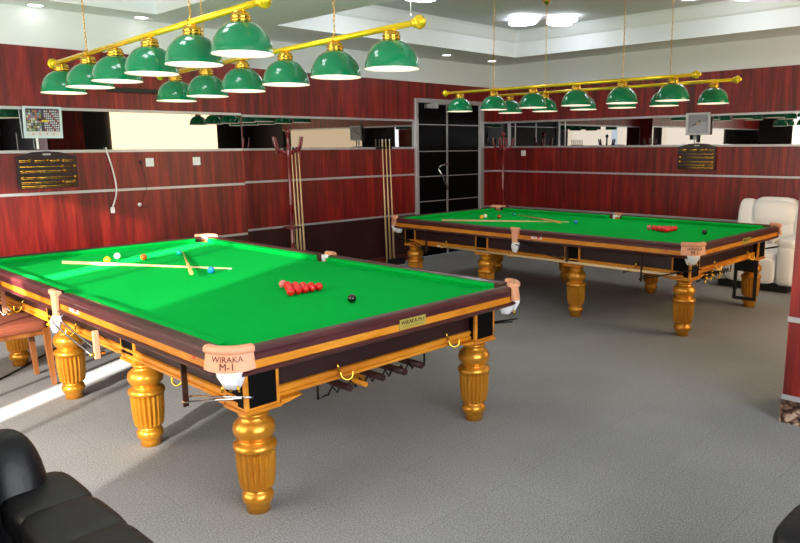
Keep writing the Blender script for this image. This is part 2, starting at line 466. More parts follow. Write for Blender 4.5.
def make_table(label):
    T = thing('snooker_table', label, 'snooker table')
    # slate bed with its cloth, scooped out at the six pockets
    zb = .812; hole = .062
    pk = [(.085, .085), (TW-.085, .085), (TW-.062, TL/2), (TW-.085, TL-.085), (.085, TL-.085), (.062, TL/2)]
    def arc(cx, cy, a0, a1, n=8): return [(cx+hole*math.cos(a0+(a1-a0)*k/n), cy+hole*math.sin(a0+(a1-a0)*k/n)) for k in range(n+1)]
    e = .10; P = []
    P += arc(*pk[0], PI*.78, -PI*.28); P += arc(*pk[1], PI*1.28, PI*.22)
    P += [(TW-e, TL/2-.07)] + arc(pk[2][0], pk[2][1], -PI*.62, -PI*1.38) + [(TW-e, TL/2+.07)]
    P += arc(*pk[3], -PI*.22, -PI*1.28); P += arc(*pk[4], PI*.28, -PI*.78)
    P += [(e, TL/2+.07)] + arc(pk[5][0], pk[5][1], PI*.38, -PI*.38) + [(e, TL/2-.07)]
    bm = NB(); prism(bm, P, zb-.03, zb)
    bed = link('cloth_bed', bm, CLOTH, T)
    # cushions and rails
    cp = [(.075, .79), (.075, .849), (.12, .849), (.139, .845), (.141, .838), (.130, .8215), (.126, .8125)]
    rp = [(.004, .824), (-.002, .838), (.004, .851), (.016, .857), (.05, .859), (.0745, .852), (.0745, .80), (.004, .80)]
    k, kw, ms, mw = .185, .115, .085, .058
    segs = [((k, 0, 0), (TW-k, 0, 0), (0, 1, 0), (kw, 0, 0), (TW-kw, 0, 0), 'e'),
            ((k, TL, 0), (TW-k, TL, 0), (0, -1, 0), (kw, TL, 0), (TW-kw, TL, 0), 'e')]
    for x, iv in ((0, (1, 0, 0)), (TW, (-1, 0, 0))):
        segs.append(((x, k, 0), (x, TL/2-ms, 0), iv, (x, kw, 0), (x, TL/2-mw, 0), 's0'))
        segs.append(((x, TL/2+ms, 0), (x, TL-k, 0), iv, (x, TL/2+mw, 0), (x, TL-kw, 0), 's1'))
    for a, b, iv, wa, wb, t in segs:
        rail_piece(a, b, iv, cp, CLOTH, 'cushion', T, .035, .035)
        rail_piece(wa, wb, iv, rp, MAROON, 'rail', T)
    # bands below the rails
    link('wood_band', band([(.012, .76), (.012, .824), (.028, .824), (.028, .76)]), GOLDW, T)
    link('moulding', band([(.012, .76), (.0, .757), (-.006, .750), (0, .742), (.012, .735), (.20, .735), (.20, .76)]), MAROON, T, sharp=40)
    link('apron', band([(.165, .740), (.165, .592), (.19, .592), (.19, .740)], .2), APRON, T)
    link('lower_moulding', band([(.160, .598), (.150, .594), (.150, .582), (.158, .578), (.158, .566), (.148, .562), (.148, .548), (.156, .542), (.20, .542), (.20, .598)], .2), GOLDW, T)
    bm = NB(); box(bm, .165, TW-.165, .165, TL-.165, .70, .781); link('underframe', bm, DARKRED, T)
    # leg blocks and turned legs
    lx = .245; ys = (.204, 1.337, TL-1.337, TL-.204)
    prof = [(.062, .516), (.060, .498), (.078, .494), (.081, .484), (.070, .476), (.066, .468), (.088, .456), (.106, .438), (.112, .414), (.106, .388), (.088, .368), (.080, .361), (.084, .354),
            (.104, .348), (.114, .338), (.115, .325), (.114, .318)]
    zf = [.316 - (.316-.128)*i/9 for i in range(10)]
    prof += [(.104 - .013*(i/9)**1.6 + .003*math.sin(PI*i/9), z) for i, z in enumerate(zf)]
    prof += [(.083, .122), (.068, .116), (.066, .108), (.074, .102), (.083, .085), (.085, .070), (.080, .052), (.068, .044), (.064, .038), (.064, 0)]
    prof = [(r_*(.88 if .09 < z_ < .50 or z_ < .09 else .9) - (.008 if z_ in (.352, .108, .362) else 0), z_) for r_, z_ in prof]
    for x, sx in ((lx, -1), (TW-lx, 1)):
        for iy, y in enumerate(ys):
            bm = NB(); box(bm, x-.09, x+.09, y-.09, y+.09, .530, .737)
            box(bm, x-.097, x+.097, y-.097, y+.097, .514, .531)
            B = link('leg_block', bm, GOLDW, T, bevel=.004)
            bm = NB()
            for s in (-1, 1):
                box(bm, x-.072, x+.072, y+s*.0905-.001, y+s*.0905+.001, .545, .732)
                box(bm, x+s*.0905-.001, x+s*.0905+.001, y-.072, y+.072, .545, .732)
            link('panel', bm, BLACKP, B)
            bm = NB(); lathe(bm, prof, (x, y, 0), 120, flute=(.127, .317, 20, .016))
            link('leg', bm, GOLD, T)
    for x, y, dx, dy in ((lx, ys[0], 1, 0), (TW-lx, ys[0], -1, 0), (lx, ys[3], 1, 0), (TW-lx, ys[3], -1, 0), (lx, ys[0], 0, 1), (lx, ys[3], 0, -1), (TW-lx, ys[0], 0, 1), (TW-lx, ys[3], 0, -1)):
        bm = NB(); q = [(.098, .541), (.098, .518), (.14, .522), (.19, .533), (.22, .541)]
        ex = Vector((0, 1, 0)) if dx else Vector((1, 0, 0)); d = Vector((dx, dy, 0)); out = (-1 if (x < TW/2 if dy else y < TL/2) else 1)
        loft(bm, [[Vector((x, y, 0)) + d*a + ex*out*o + Vector((0, 0, z)) for a, z in q] for o in (.03, .088)], smooth=False)
        link('bracket', bm, GOLDW, T)
    # corner pockets
    for ci, (cx, cy, sx, sy) in enumerate(((0, 0, 1, 1), (TW, 0, -1, 1), (TW, TL, -1, -1), (0, TL, 1, -1))):
        def W(u, v, z): return Vector((cx+sx*u, cy+sy*v, z))
        # leather flap, swept round the corner
        pts = []
        R0 = .125
        path = [(.135, -.004)] + [(R0+.004-(R0+.010)*math.cos(PI/2-PI/2*t/8), R0+.004-(R0+.010)*math.sin(PI/2-PI/2*t/8)) for t in range(9)] + [(-.004, .135)]
        rings = []
        for i, (u, v) in enumerate(path):
            s = i/(len(path)-1)
            nu, nv = (.13-u), (.13-v); q = math.hypot(nu, nv) or 1; nu, nv = nu/q, nv/q
            if i == 0: nu, nv = 0, 1
            if i == len(path)-1: nu, nv = 1, 0
            low = .772 - .010*math.sin(PI*s)
            fl = .010
            pr = [(.004, low), (-.008-fl, low+.004), (-.006, .842), (-.016, .850), (-.017, .868), (-.008, .877), (.014, .879), (.030, .873), (.034, .860), (.034, .845), (.006, .84)]
            rings.append([W(u+nu*o, v+nv*o, z) for o, z in pr])
        bm = NB(); loft(bm, rings)
        Pk = link('corner_pocket', bm, LEATHER, T, sharp=50)
        # net
        bm = NB()
        px, py = W(.085, .085, 0).xy
        lathe(bm, [(.064, .80), (.060, .76), (.052, .72), (.040, .69), (.028, .672), (.006, .668)], (px, py, 0), 14, cap=False)
        lathe(bm, [(.058, .80), (.054, .76), (.046, .72), (.034, .69), (.022, .678), (.006, .674)], (px, py, 0), 14, cap=False)
        link('net', bm, NET, Pk)
        bm = NB(); mid = math.atan2(-sy, -sx); rings = []
        for r_, z_ in ((.060, .795), (.060, .852), (.065, .852), (.065, .795)):
            rings.append([Vector((px+r_*math.cos(mid-PI*.52+PI*1.04*q/16), py+r_*math.sin(mid-PI*.52+PI*1.04*q/16), z_)) for q in range(17)])
        rings.append(rings[0]); loft(bm, rings, closed=False); link('pocket_lining', bm, NET, Pk)
        # visible white tail of the net in front of the corner block
        bm = NB()
        r1 = [W(.035+.10*t, .035+.10*(1-t), .775) + Vector((0, 0, 0)) for t in (0, .25, .5, .75, 1)]
        outv = Vector((-sx, -sy, 0)).normalized()
        A = []
        for z, wd, off in ((.778, .95, .040), (.745, .88, .043), (.715, .64, .038), (.688, .42, .032)):
            c = W(.075, .075, z); tv = Vector((sx, -sy, 0)).normalized()*.062*wd
            A.append([c + tv*math.cos(a) + outv*(.035*wd*math.sin(a)+off) for a in [2*PI*q/14 for q in range(14)]])
        loft(bm, A); link('net', bm, NET, Pk)
        bm = NB()
        c = W(.075, .075, .690) + outv*.036
        for q in (-1, 0, 1): tube(bm, [c+Vector((sx*.022*q, -sy*.022*q, .01)), c+Vector((sx*.026*q, -sy*.026*q, -.02))], .006)
        link('brass_tip', bm, BRASS, Pk)
        # ball runner: two rods and a leather strap
        bm = NB()
        for du in (-.024, .024):
            tube(bm, [W(.10+du, .0, .640 + (du < 0)*.010), W(.10+du, .56, .512 - (du < 0)*.02)], .0055, 6)
        tube(bm, [W(.076, .56, .492), W(.124, .56, .512)], .0055, 6)
        link('ball_runner', bm, CHROME if ci in (0, 3) else IRON, T)
        bm = NB(); 
        a, b = W(.075, .535, .475), W(.105, .560, .735)
        s = sorted((a.x, b.x)), sorted((a.y, b.y)); box(bm, s[0][0], s[0][1], s[1][0]+.008, s[1][1]-.008, .470, .740)
        link('runner_strap', bm, CUEDARK if ci == 0 else LEATHER, T, bevel=.003)
        if ci == 0:
            tv = Vector((1, -1, 0)).normalized(); nv = Vector((-1, -1, 0)).normalized()
            base = Vector((.0485, .0485, 0))
            for s_, sz, z in (('WIRAKA', .036, .826), ('M-1', .042, .795)):
                bmt = text_bm(s_, sz, lambda c, z=z: (lambda th, rr: Vector((R0+.004-rr*math.sin(th+PI/4), R0+.004-rr*math.sin(PI/4-th), z+c.y-.004)))(-c.x/.148, R0+.0165+(.842-z-c.y)/.07*.0125+c.z))
                link('lettering', bmt, LETTER, Pk)
    # middle pockets
    for x, sx in ((0, 1), (TW, -1)):
        def W(u, v, z): return Vector((x+sx*u, TL/2+v, z))
        rings = []
        path = [-.052, -.04, -.02, 0, .02, .04, .052]
        for v in path:
            k2 = 1-(v/.052)**2
            pr = [(.006, .705), (-.012, .709), (-.012, .842), (-.018, .855), (-.016, .872), (0, .878), (.018, .872), (.022, .855), (.018, .84), (.004, .82)]
            rings.append([W(o + (-.006*k2), v*(.62 if z < .72 else .8 if z < .85 else 1), z) for o, z in pr])
        bm = NB(); loft(bm, rings)
        Pk = link('middle_pocket', bm, LEATHER, T, sharp=50)
        bm = NB(); mid = PI if sx > 0 else 0; rr = []
        for r_, z_ in ((.050, .795), (.050, .852), (.054, .852), (.054, .795)):
            rr.append([Vector((x+sx*.062+r_*math.cos(mid-PI*.45+PI*.9*q/12), TL/2+r_*math.sin(mid-PI*.45+PI*.9*q/12), z_)) for q in range(13)])
        rr.append(rr[0]); loft(bm, rr, closed=False); link('pocket_lining', bm, NET, Pk)
        bm = NB(); A = []
        for z, wd, off in ((.722, .8, .0), (.69, .95, -.012), (.65, .75, -.016), (.622, .4, -.02)):
            A.append([W(.0+off+.034*wd*math.sin(a), .05*wd*math.cos(a)-.012, z) for a in [2*PI*q/14 for q in range(14)]])
        loft(bm, A); link('net', bm, NET, Pk)
        bm = NB()
        for du in (-.024, .024):
            tube(bm, smoothpts([W(-.01+du, -.03, .705), W(-.03+du, -.12, .695), W(-.03+du, -.30, .662), W(-.03+du, -.62, .615)], 4), .0055, 6)
        tube(bm, [W(-.054, -.62, .615), W(-.006, -.62, .615)], .0055, 6)
        link('ball_runner', bm, CHROME, T)
        bm = NB(); a, b = W(-.045, -.66, 0), W(-.015, -.64, 0)
        box(bm, min(a.x, b.x), max(a.x, b.x), a.y, b.y, .59, .745)
        link('runner_strap', bm, LEATHER, T, bevel=.003)
        bm = NB(); tube(bm, [W(-.07, -.65, .618), W(.01, -.65, .618)], .009); link('strap_pin', bm, BRASS, T)
    # name plate on the end band
    bm = NB(); box(bm, 1.0, 1.19, .003, .0125, .766, .820)
    NP = link('name_plate', bm, PLATE, T, bevel=.002)
    link('lettering', text_bm('WIRAKA M-1', .030, lambda c: Vector((1.095+c.x, .0025-c.z, .800+c.y))), INK, NP)
    bm = NB()
    for kx in range(14): box(bm, 1.02+kx*.0105, 1.026+kx*.0105, .0015, .0031, .779, .781)
    link('small_print', bm, INK, NP)
    # stickers on the side band
    bm = NB(); box(bm, .0085, .0125, 1.60, 1.73, .775, .812); S = link('sticker', bm, STICKW, T)
    bm = NB(); box(bm, .0075, .0086, 1.62, 1.66, .782, .806); box(bm, .0075, .0086, 1.67, 1.715, .790, .796); link('sticker_print', bm, STICKR, S)
    bm = NB(); lathe(bm, [(.014, 0), (.014, .002)], (0, 0, 0), 16, M=Matrix.Translation((.0105, .28, .793)) @ Matrix.Rotation(PI/2, 4, 'Y'))
    link('sticker', bm, STICKR, T)
    # brass hooks on the end and the sides
    def hook(fn):
        bm = NB()
        tube(bm, [fn(0, .012, .640), fn(.012, .022, .590)], .0065, 8)
        tube(bm, smoothpts([fn(.012, .022, .590), fn(.016, .034, .562), fn(.034, .050, .548), (fn(.058, .060, .560)), fn(.066, .056, .590)], 5), .0055, 8)
        return link('cue_hook', bm, BRASS, T)
    for hx in (.69, 1.49): hook(lambda a, b, z, hx=hx: Vector((hx+a, .152-b, z)))
    for hy in (.62, 2.02, 3.02): hook(lambda a, b, z, hy=hy: Vector((.152-b, hy+a, z)))
    # zigzag wire rack for rests under the end
    for yy in (.28, 1.05):
        bm = NB()
        z = [(.672, .60), (.672, .415), (.72, .425)]
        n = 22
        for i in range(n): z.append((.72+.68*(i+.5)/n, .462 if i % 2 else .420))
        z += [(1.40, .425), (1.452, .415), (1.452, .60)]
        tube(bm, [(a, yy, b) for a, b in z], .006, 6)
        link('wire_rack', bm, IRON, T)
    return T

T1 = make_table('snooker table nearest the camera with lettered tan corner pocket')
T2 = copy_tree(T1)
T2['label'] = 'farther snooker table by the mirrored right wall and white recliner'
T2.location = (4.362, -.07, 0); T2.rotation_euler = (0, 0, -.006)
T1['group'] = T2['group'] = 'snooker tables'
for c in T2.children:
    if c.name.startswith(('ball_runner', 'runner_strap')):
        c.data = c.data.copy(); c.data.materials[0] = IRON if c.name[0] == 'b' else CUEDARK
def t2(x, y): return (4.362 + x + .006*y, -.07 + y - .006*x)

# ------------------------------------------------------------------ balls
BR = .026; BZ = .812+BR
def ball(x, y, rgb, label, group=None):
    key = 'ball_%d_%d_%d' % rgb
    m = bpy.data.materials.get(key) or mat(key, rgb, .08, coat=.6)
    me = bpy.data.meshes.get(key)
    if me is None:
        bm = NB(); bmesh.ops.create_uvsphere(bm, u_segments=24, v_segments=16, radius=BR)
        for f in bm.faces: f.smooth = True
        me = bpy.data.meshes.new(key); bm.to_mesh(me); bm.free(); me.materials.append(m)
    o = bpy.data.objects.new('snooker_ball', me); COL.objects.link(o); o.location = (x, y, BZ)
    return tag(o, label, 'ball', group)
WH, YE, BN, GR, BL, PK, BK, RD = (246, 232, 226), (232, 172, 8), (168, 78, 16), (0, 150, 130), (20, 130, 190), (235, 120, 120), (8, 8, 8), (222, 0, 16)
A_ = 'on the near snooker table'; B_ = 'on the far snooker table'
ball(.93, 3.27, WH, 'white cue ball ' + A_ + ' between the yellow and brown balls', 'loose balls on the near table')
ball(.79, 3.12, YE, 'yellow ball ' + A_ + ' just behind the pale cue', 'loose balls on the near table')
ball(1.05, 3.05, BN, 'brown ball ' + A_ + ' beside the white ball', 'loose balls on the near table')
ball(1.36, 3.07, GR, 'green ball ' + A_ + ' beside the tan crossing cue', 'loose balls on the near table')
ball(1.09, 2.06, BL, 'blue ball at the centre of the near snooker table', 'loose balls on the near table')
ball(1.12, 1.215, PK, 'pink ball touching the point of the red pack ' + A_, 'loose balls on the near table')
ball(1.13, .54, BK, 'black ball ' + A_ + ' closest to the name plate end', 'loose balls on the near table')
x, y = 5.41, 3.12; ball(x, y, WH, 'white ball ' + B_ + ' next to the yellow one', 'loose balls on the far table')
ball(5.28, 3.07, YE, 'yellow ball ' + B_ + ' left of the white one', 'loose balls on the far table')
ball(5.46, 2.94, BN, 'brown ball ' + B_ + ' in front of the corner pocket', 'loose balls on the far table')
ball(5.84, 3.0, GR, 'green ball ' + B_ + ' beside the tan crossing cue', 'loose balls on the far table')
ball(5.50, 1.86, BL, 'blue ball ' + B_ + ' at the tip of the pale cue', 'loose balls on the far table')
ball(5.52, .968, PK, 'pink ball ' + B_ + ' left of the red pack', 'loose balls on the far table')
ball(5.50, .36, BK, 'black ball ' + B_ + ' right of the red pack', 'loose balls on the far table')
rownames = ['at the point', 'in the second row', 'in the third row', 'in the fourth row', 'in the back row']
def place(i, k):
    if i == 0: return 'red ball at the point, touching the pink'
    side = ['at the left end', 'second from the left', 'in the middle', 'second from the right', 'at the right end']
    if k == 0: s = 'at the left end'
    elif k == i: s = 'at the right end'
    elif i == 2 or (i == 4 and k == 2): s = 'in the middle'
    elif i == 3: s = 'just left of middle' if k == 1 else 'just right of middle'
    else: s = 'second from the left' if k == 1 else 'second from the right'
    return 'red ball %s, %s seen from the black' % (rownames[i], s)
for cx, ay, w in ((1.117, 1.158, ', near table'), (5.515, .910, ', far table')):
    for i in range(5):
        for k in range(i+1):
            ball(cx + (k-i/2)*.0527, ay - i*.0457, RD, place(i, k) + w, 'pack of reds' + w.replace(', ', ' on the '))

# ------------------------------------------------------------------ cues
def cue(name, p0, p1, label, m=CUEW, butt=None, r0=.0135, r1=.0055, group=None, cat='cue'):
    """p0 butt, p1 tip"""
    p0, p1 = Vector(p0), Vector(p1); d = p1-p0
    T = thing(name, label, cat, p0, 0, group)
    bm = NB(); f = .26 if butt else 0.0
    tube(bm, [d*f, d*.985], r0+(r1-r0)*f, 12, r2=r1); link('shaft', bm, m, T)
    if butt:
        bm = NB(); tube(bm, [Vector(), d*f], r0, 12, r2=r0+(r1-r0)*f); link('butt', bm, butt, T)
    bm = NB(); tube(bm, [d*.985, d], r1*1.0, 12); link('tip', bm, STICKW, T)
    return T
cue('cue', (.54, 3.345, .826), (1.28, 2.105, .8185), 'pale snooker cue lying across the near table behind the blue ball')
cue('cue', (.885, 1.955, .855), (1.455, 3.19, .8185), 'shorter looking tan cue crossing over the pale cue on the near table', m=CUET)
cue('cue', (4.77, 3.26, .826), (5.615, 2.03, .8185), 'pale cue pointing at the blue ball on the far table')
cue('cue', (5.245, 1.90, .852), (5.955, 3.02, .8185), 'tan cue crossing the pale one on the far table', m=CUET)
cue('long_rest', (4.462, .15, .566), (4.478, 3.05, .566), 'long pale cue hung on hooks along the side of the far table', r0=.013, r1=.011)
CR = 'cues leaning on the far wall'
for i, x in enumerate((3.905, 3.957, 4.009, 4.061)):
    cue('cue', (x+.015, 5.07, .012), (x, 5.105, 1.70), ['leftmost', 'second', 'third', 'rightmost'][i] + ' of the four cues on the wall beside the red coat stand', group=CR, r0=.015, r1=.0075)
for i, x in enumerate((5.50, 5.57, 5.64)):
    cue('cue', (x+.015, 5.07, .035), (x, 5.105, 1.80), ['left', 'middle', 'right'][i] + ' one of the three cues on the wall between coat stand and door', group=CR, r0=.015, r1=.0075)
for x0, x1, lab in ((3.87, 4.10, 'black cue clip on the metal trim behind the four cues'), (5.42, 5.70, 'black cue clip on the metal trim behind the three cues')):
    bm = NB(); box(bm, x0, x1, 5.128, 5.157, 1.66, 1.70)
    for k in range(5): 
        xx = x0+.02+(x1-x0-.04)*k/4; box(bm, xx-.008, xx+.008, 5.095, 5.13, 1.665, 1.695)
    tag(link('cue_clip', bm, BLKPL, bevel=.003), lab, 'cue clip')
bm = NB(); box(bm, 5.42, 5.76, 4.94, 5.14, 0, .03); box(bm, 5.42, 5.76, 4.94, 4.96, .03, .10)
tag(link('cue_holder', bm, BLKPL, bevel=.004), 'black floor block holding the butts of the three cues', 'cue holder')
# dark rests lying in the wire rack
for i, (x, y0, m) in enumerate(((.83, .24, CUEDARK), (.922, .22, GOLDW), (1.06, .24, CUEDARK), (1.21, .22, CUEDARK), (1.36, .24, CUEDARK))):
    bm = NB(); tube(bm, [(0, 0, 0), (0, 1.1, .0)], .020 if i != 1 else .014, 10)
    o = link('cue_rest', bm, m, loc=(x, y0-.03, .452)); tag(o, ['dark handle at the left of the wire rack under the near table', 'honey coloured handle end beside the left brass hook', 'dark handle in the middle of the wire rack under the near table',
      'dark handle right of the middle one in the wire rack', 'rightmost dark handle in the wire rack under the near table'][i], 'cue rest', 'cue rests in the wire rack')
# brass rest heads under the far table's end
for i, (x, y, z) in enumerate(((5.02, .14, .475), (5.22, .17, .475), (5.36, .15, .475))):
    bm = NB(); tube(bm, [(0, 0, 0), (0, .9, 0)], .014, 8)
    o = thing('rest', ['left', 'middle', 'right'][i] + ' brass headed rest in the wire rack under the far table end', 'rest', (x, y, z), 0, 'rests under the far table')
    link('handle', bm, CUEDARK, o)
    bm = NB(); 
    for s in (-1, 1): tube(bm, smoothpts([(0, -.01, 0), (s*.03, -.03, -.02), (s*.05, -.035, -.05)]), .007, 6)
    tube(bm, [(0, 0, 0), (0, -.04, .01)], .01); tube(bm, [(-.03, -.035, .03), (.03, -.035, .03)], .006)
    link('rest_head', bm, BRASS, o)

# ------------------------------------------------------------------ lamps over the tables
def lamp_proto():
    T = thing('billiard_lamp', 'x', 'hanging lamp')
    return T
def dome_prof(n=12, R=.149, H=.152, z0=0.0):
    pr = []
    for i in range(n+1):
        t = i/n*(PI/2-.22)
        pr.append((R*math.cos(t)**.92, z0+H*math.sin(t)/math.sin(PI/2-.22)))
    return pr
def billiard_lamp(label, xa, ya, za, yb, zb, shades, chains, zc, group='hanging lamps over the tables'):
    """bar from (ya,za) at the far end to (yb,zb) at the near end, at x=xa"""
    T = thing('billiard_lamp', label, 'hanging lamp', (xa, (ya+yb)/2, (za+zb)/2), 0, group)
    o = T.location
    def zat(y): return za+(zb-za)*(y-ya)/(yb-ya)
    L = lambda y, z, x=0: Vector((x, y-o.y, z-o.z))
    bm = NB(); tube(bm, [L(ya, za), L(yb, zb)], .0165, 14); link('bar', bm, BRASSB, T)
    for y, s in ((ya, 1), (yb, -1)):
        M = Matrix.Rotation(-s*PI/2, 4, 'X')
        bm = NB(); lathe(bm, [(.017, -.035), (.026, -.03), (.026, -.018), (.020, -.014), (.034, -.004), (.038, .008), (.032, .022), (.018, .028), (.020, .036), (.012, .046), (.002, .05)], L(y, zat(y)), 16, M=M)
        link('end_cap', bm, BRASSB, T)
    first = None
    for y in shades:
        z = zat(y)
        if first is None:
            bm = NB(); pr = dome_prof(); pi = [(r-.005, zz-.004) for r, zz in pr]
            lathe(bm, pr, (0, 0, 0), 32, cap=False); S = link('lamp_shade', bm, SHADE, T)
            bm = NB(); lathe(bm, [(.149, 0), (.1495, -.003), (.144, -.002)] + pi + [(.001, pi[-1][1])], (0, 0, 0), 32, cap=False); link('lining', bm, SHADEIN, S)
            bm = NB(); lathe(bm, [(.044, .146), (.050, .152), (.050, .160), (.044, .164), (.050, .169), (.050, .176), (.043, .180), (.046, .186), (.040, .195), (.018, .201), (.001, .202)], (0, 0, 0), 20); link('brass_cap', bm, BRASS, S)
            bm = NB(); bmesh.ops.create_uvsphere(bm, u_segments=12, v_segments=8, radius=.035, matrix=Matrix.Translation((0, 0, .055)))
            for f in bm.faces: f.smooth = True
            link('bulb', bm, BULB, S)
            first = S
        else: S = copy_tree(first, T)
        S.location = L(y, z-.016-.199)
    for y, zc_ in zip(chains, zc):
        z0 = zat(y)+.016; bm = NB(); n = int((zc_-z0)/.028)
        lathe(bm, [(.019, -.03), (.019, .004), (.006, .012)], L(y, z0-.002), 12)
        for k in range(n):
            c = L(y, z0+.02+k*.028); a = k*PI/2
            pts = [c+Vector((math.cos(a)*.006*math.cos(t), math.sin(a)*.006*math.cos(t), .017*math.sin(t))) for t in [2*PI*q/8 for q in range(9)]]
            tube(bm, pts, .0022, 4, cap=False)
        link('chain', bm, BRASS, T)
        bm = NB(); lathe(bm, [(.004, zc_-.05), (.02, zc_-.035), (.045, zc_-.012), (.05, zc_-.001)], L(y, 0)+Vector((0, 0, 0)), 20); link('ceiling_canopy', bm, BRASS, T)
    return T
billiard_lamp('six green shades on the brass bar nearest the windows, over the near table', .54, 3.12, 2.304, .40, 2.369, (2.97, 2.49, 2.06, 1.58, 1.08, .60), (2.50, 1.09), (ZC-.0, ZC-.0))
billiard_lamp('six green shades on a brass bar over the right side of the near table', 1.33, 3.10, 2.272, .17, 2.336, (2.86, 2.38, 1.89, 1.38, .87, .38), (2.39, .87), (ZC, ZC))
billiard_lamp('six green shades on a brass bar over the near side of the far table', 4.95, 3.35, 2.31, .29, 2.31, (3.13, 2.62, 2.08, 1.54, 1.02, .50), (2.62, 1.02), (ZC, ZC))
billiard_lamp('six green shades on the brass bar closest to the mirrored right wall', 5.75, 3.25, 2.31, .24, 2.31, (3.01, 2.49, 1.96, 1.47, .98, .46), (2.49, .93), (ZC, ZC))

# ------------------------------------------------------------------ ceiling lights
def flower(x, y, label, rz=0):
    T = thing('ceiling_light', label, 'ceiling light', (x, y, ZC), rz, 'flower shaped ceiling lights')
    bm = NB(); lathe(bm, [(.001, -.05), (.06, -.048), (.09, -.03), (.10, -.001)], (0, 0, 0), 20); link('hub', bm, SILVER, T)
    for a in (-.42, .42, PI-.42, PI+.42):
        M = Matrix.Rotation(a, 4, 'Z')
        bm = NB(); sellip(bm, M @ Vector((.27, 0, -.055)), (.185, .095, .03), .75, 20, 10, M)
        link('glass_petal', bm, FLOWER, T)
    return T
flower(4.15, 3.32, 'lit four petal ceiling light above and between the two tables, near the beam', -.8)
flower(6.62, 3.17, 'lit four petal ceiling light at the far corner of the right coffer', -.75)
flower(6.58, .78, 'lit four petal ceiling light in the near part of the right coffer', -.75)
flower(.2, 1.3, 'lit four petal ceiling light over the near table', .1)
bm = NB(); tube(bm, [(0, 0, 0), (0, 0, -.24)], .004, 6); tube(bm, [(0, 0, -.24), (0, 0, -.27)], .009, 8)
tag(link('pull_cord', bm, PLAST, loc=(4.24, 3.20, ZC-.0)), 'short white pull cord hanging by the ceiling light near the beam', 'pull cord')
DL = [(6.41, 4.69, 'recessed downlight left of the coffer corner above the door'), (7.47, 4.72, 'recessed downlight closest to the far right room corner'),
      (1.01, 4.77, 'recessed downlight in the soffit above the coloured poster'), (1.97, 4.73, 'recessed downlight in the soffit beside the left coffer corner')]
first = None
for x, y, lab in DL:
    if first is None:
        T = thing('downlight', lab, 'downlight', (x, y, ZS), 0, 'recessed downlights')
        bm = NB(); lathe(bm, [(.062, -.001), (.075, -.006), (.082, -.004), (.084, -.0002)], (0, 0, 0), 24, cap=False); link('rim', bm, SILVER, T)
        bm = NB(); lathe(bm, [(.001, -.004), (.062, -.004), (.062, -.0005), (.001, -.0005)], (0, 0, 0), 24, cap=False); link('lens', bm, DLGLOW, T)
        first = T
    else:
        T = copy_tree(first); T.location = (x, y, ZS); T['label'] = lab

# ------------------------------------------------------------------ coat stands
def coat_stand():
    T = thing('coat_stand', 'red lacquered coat stand with curved hooks beside the four cues', 'coat stand', (3.60, 4.66, 0), 0, 'coat stands')
    bm = NB(); lathe(bm, [(.028, .06), (.028, .5), (.024, .52), (.030, .54), (.023, .56), (.022, 1.0), (.027, 1.02), (.021, 1.04), (.020, 1.55), (.026, 1.57), (.030, 1.66), (.024, 1.70), (.018, 1.72), (.017, 1.84), (.028, 1.86), (.034, 1.885), (.024, 1.91), (.003, 1.925)], (0, 0, 0), 16)
    link('pole', bm, COATRED, T)
    for a in (-1.15, -.35, 1.9, 2.8):
        c, s = math.cos(a), math.sin(a)
        bm = NB(); tube(bm, smoothpts([(c*r, s*r, z) for r, z in ((.015, 1.62), (.06, 1.645), (.12, 1.665), (.15, 1.70), (.165, 1.76), (.175, 1.82))], 5), .020, 8, r2=.015)
        tube(bm, smoothpts([(c*r, s*r, z) for r, z in ((.11, 1.66), (.135, 1.65), (.15, 1.62))], 4), .012, 8, r2=.009)
        link('hook', bm, COATRED, T)
    for k in range(4):
        a = 2*PI*k/4 + .4; c, s = math.cos(a), math.sin(a)
        bm = NB(); tube(bm, smoothpts([(c*r, s*r, z) for r, z in ((.01, .40), (.07, .30), (.10, .16), (.19, .06), (.27, .016))], 5), .017, 8, r2=.013)
        link('foot', bm, COATRED, T)
    bm = NB(); tube(bm, [(.10*math.cos(2*PI*k/20), .10*math.sin(2*PI*k/20), .74) for k in range(21)], .007, 6)
    for k in range(3):
        a = 2*PI*k/3; tube(bm, [(0, 0, .74), (.10*math.cos(a), .10*math.sin(a), .74)], .005, 6)
    link('umbrella_ring', bm, COATRED, T)
    return T
CS1 = coat_stand()
CS2 = copy_tree(CS1); CS2.location = (7.55, 4.55, 0); CS2.rotation_euler = (0, 0, .7)
CS2['label'] = 'dark red coat stand standing in the corner right of the black door'

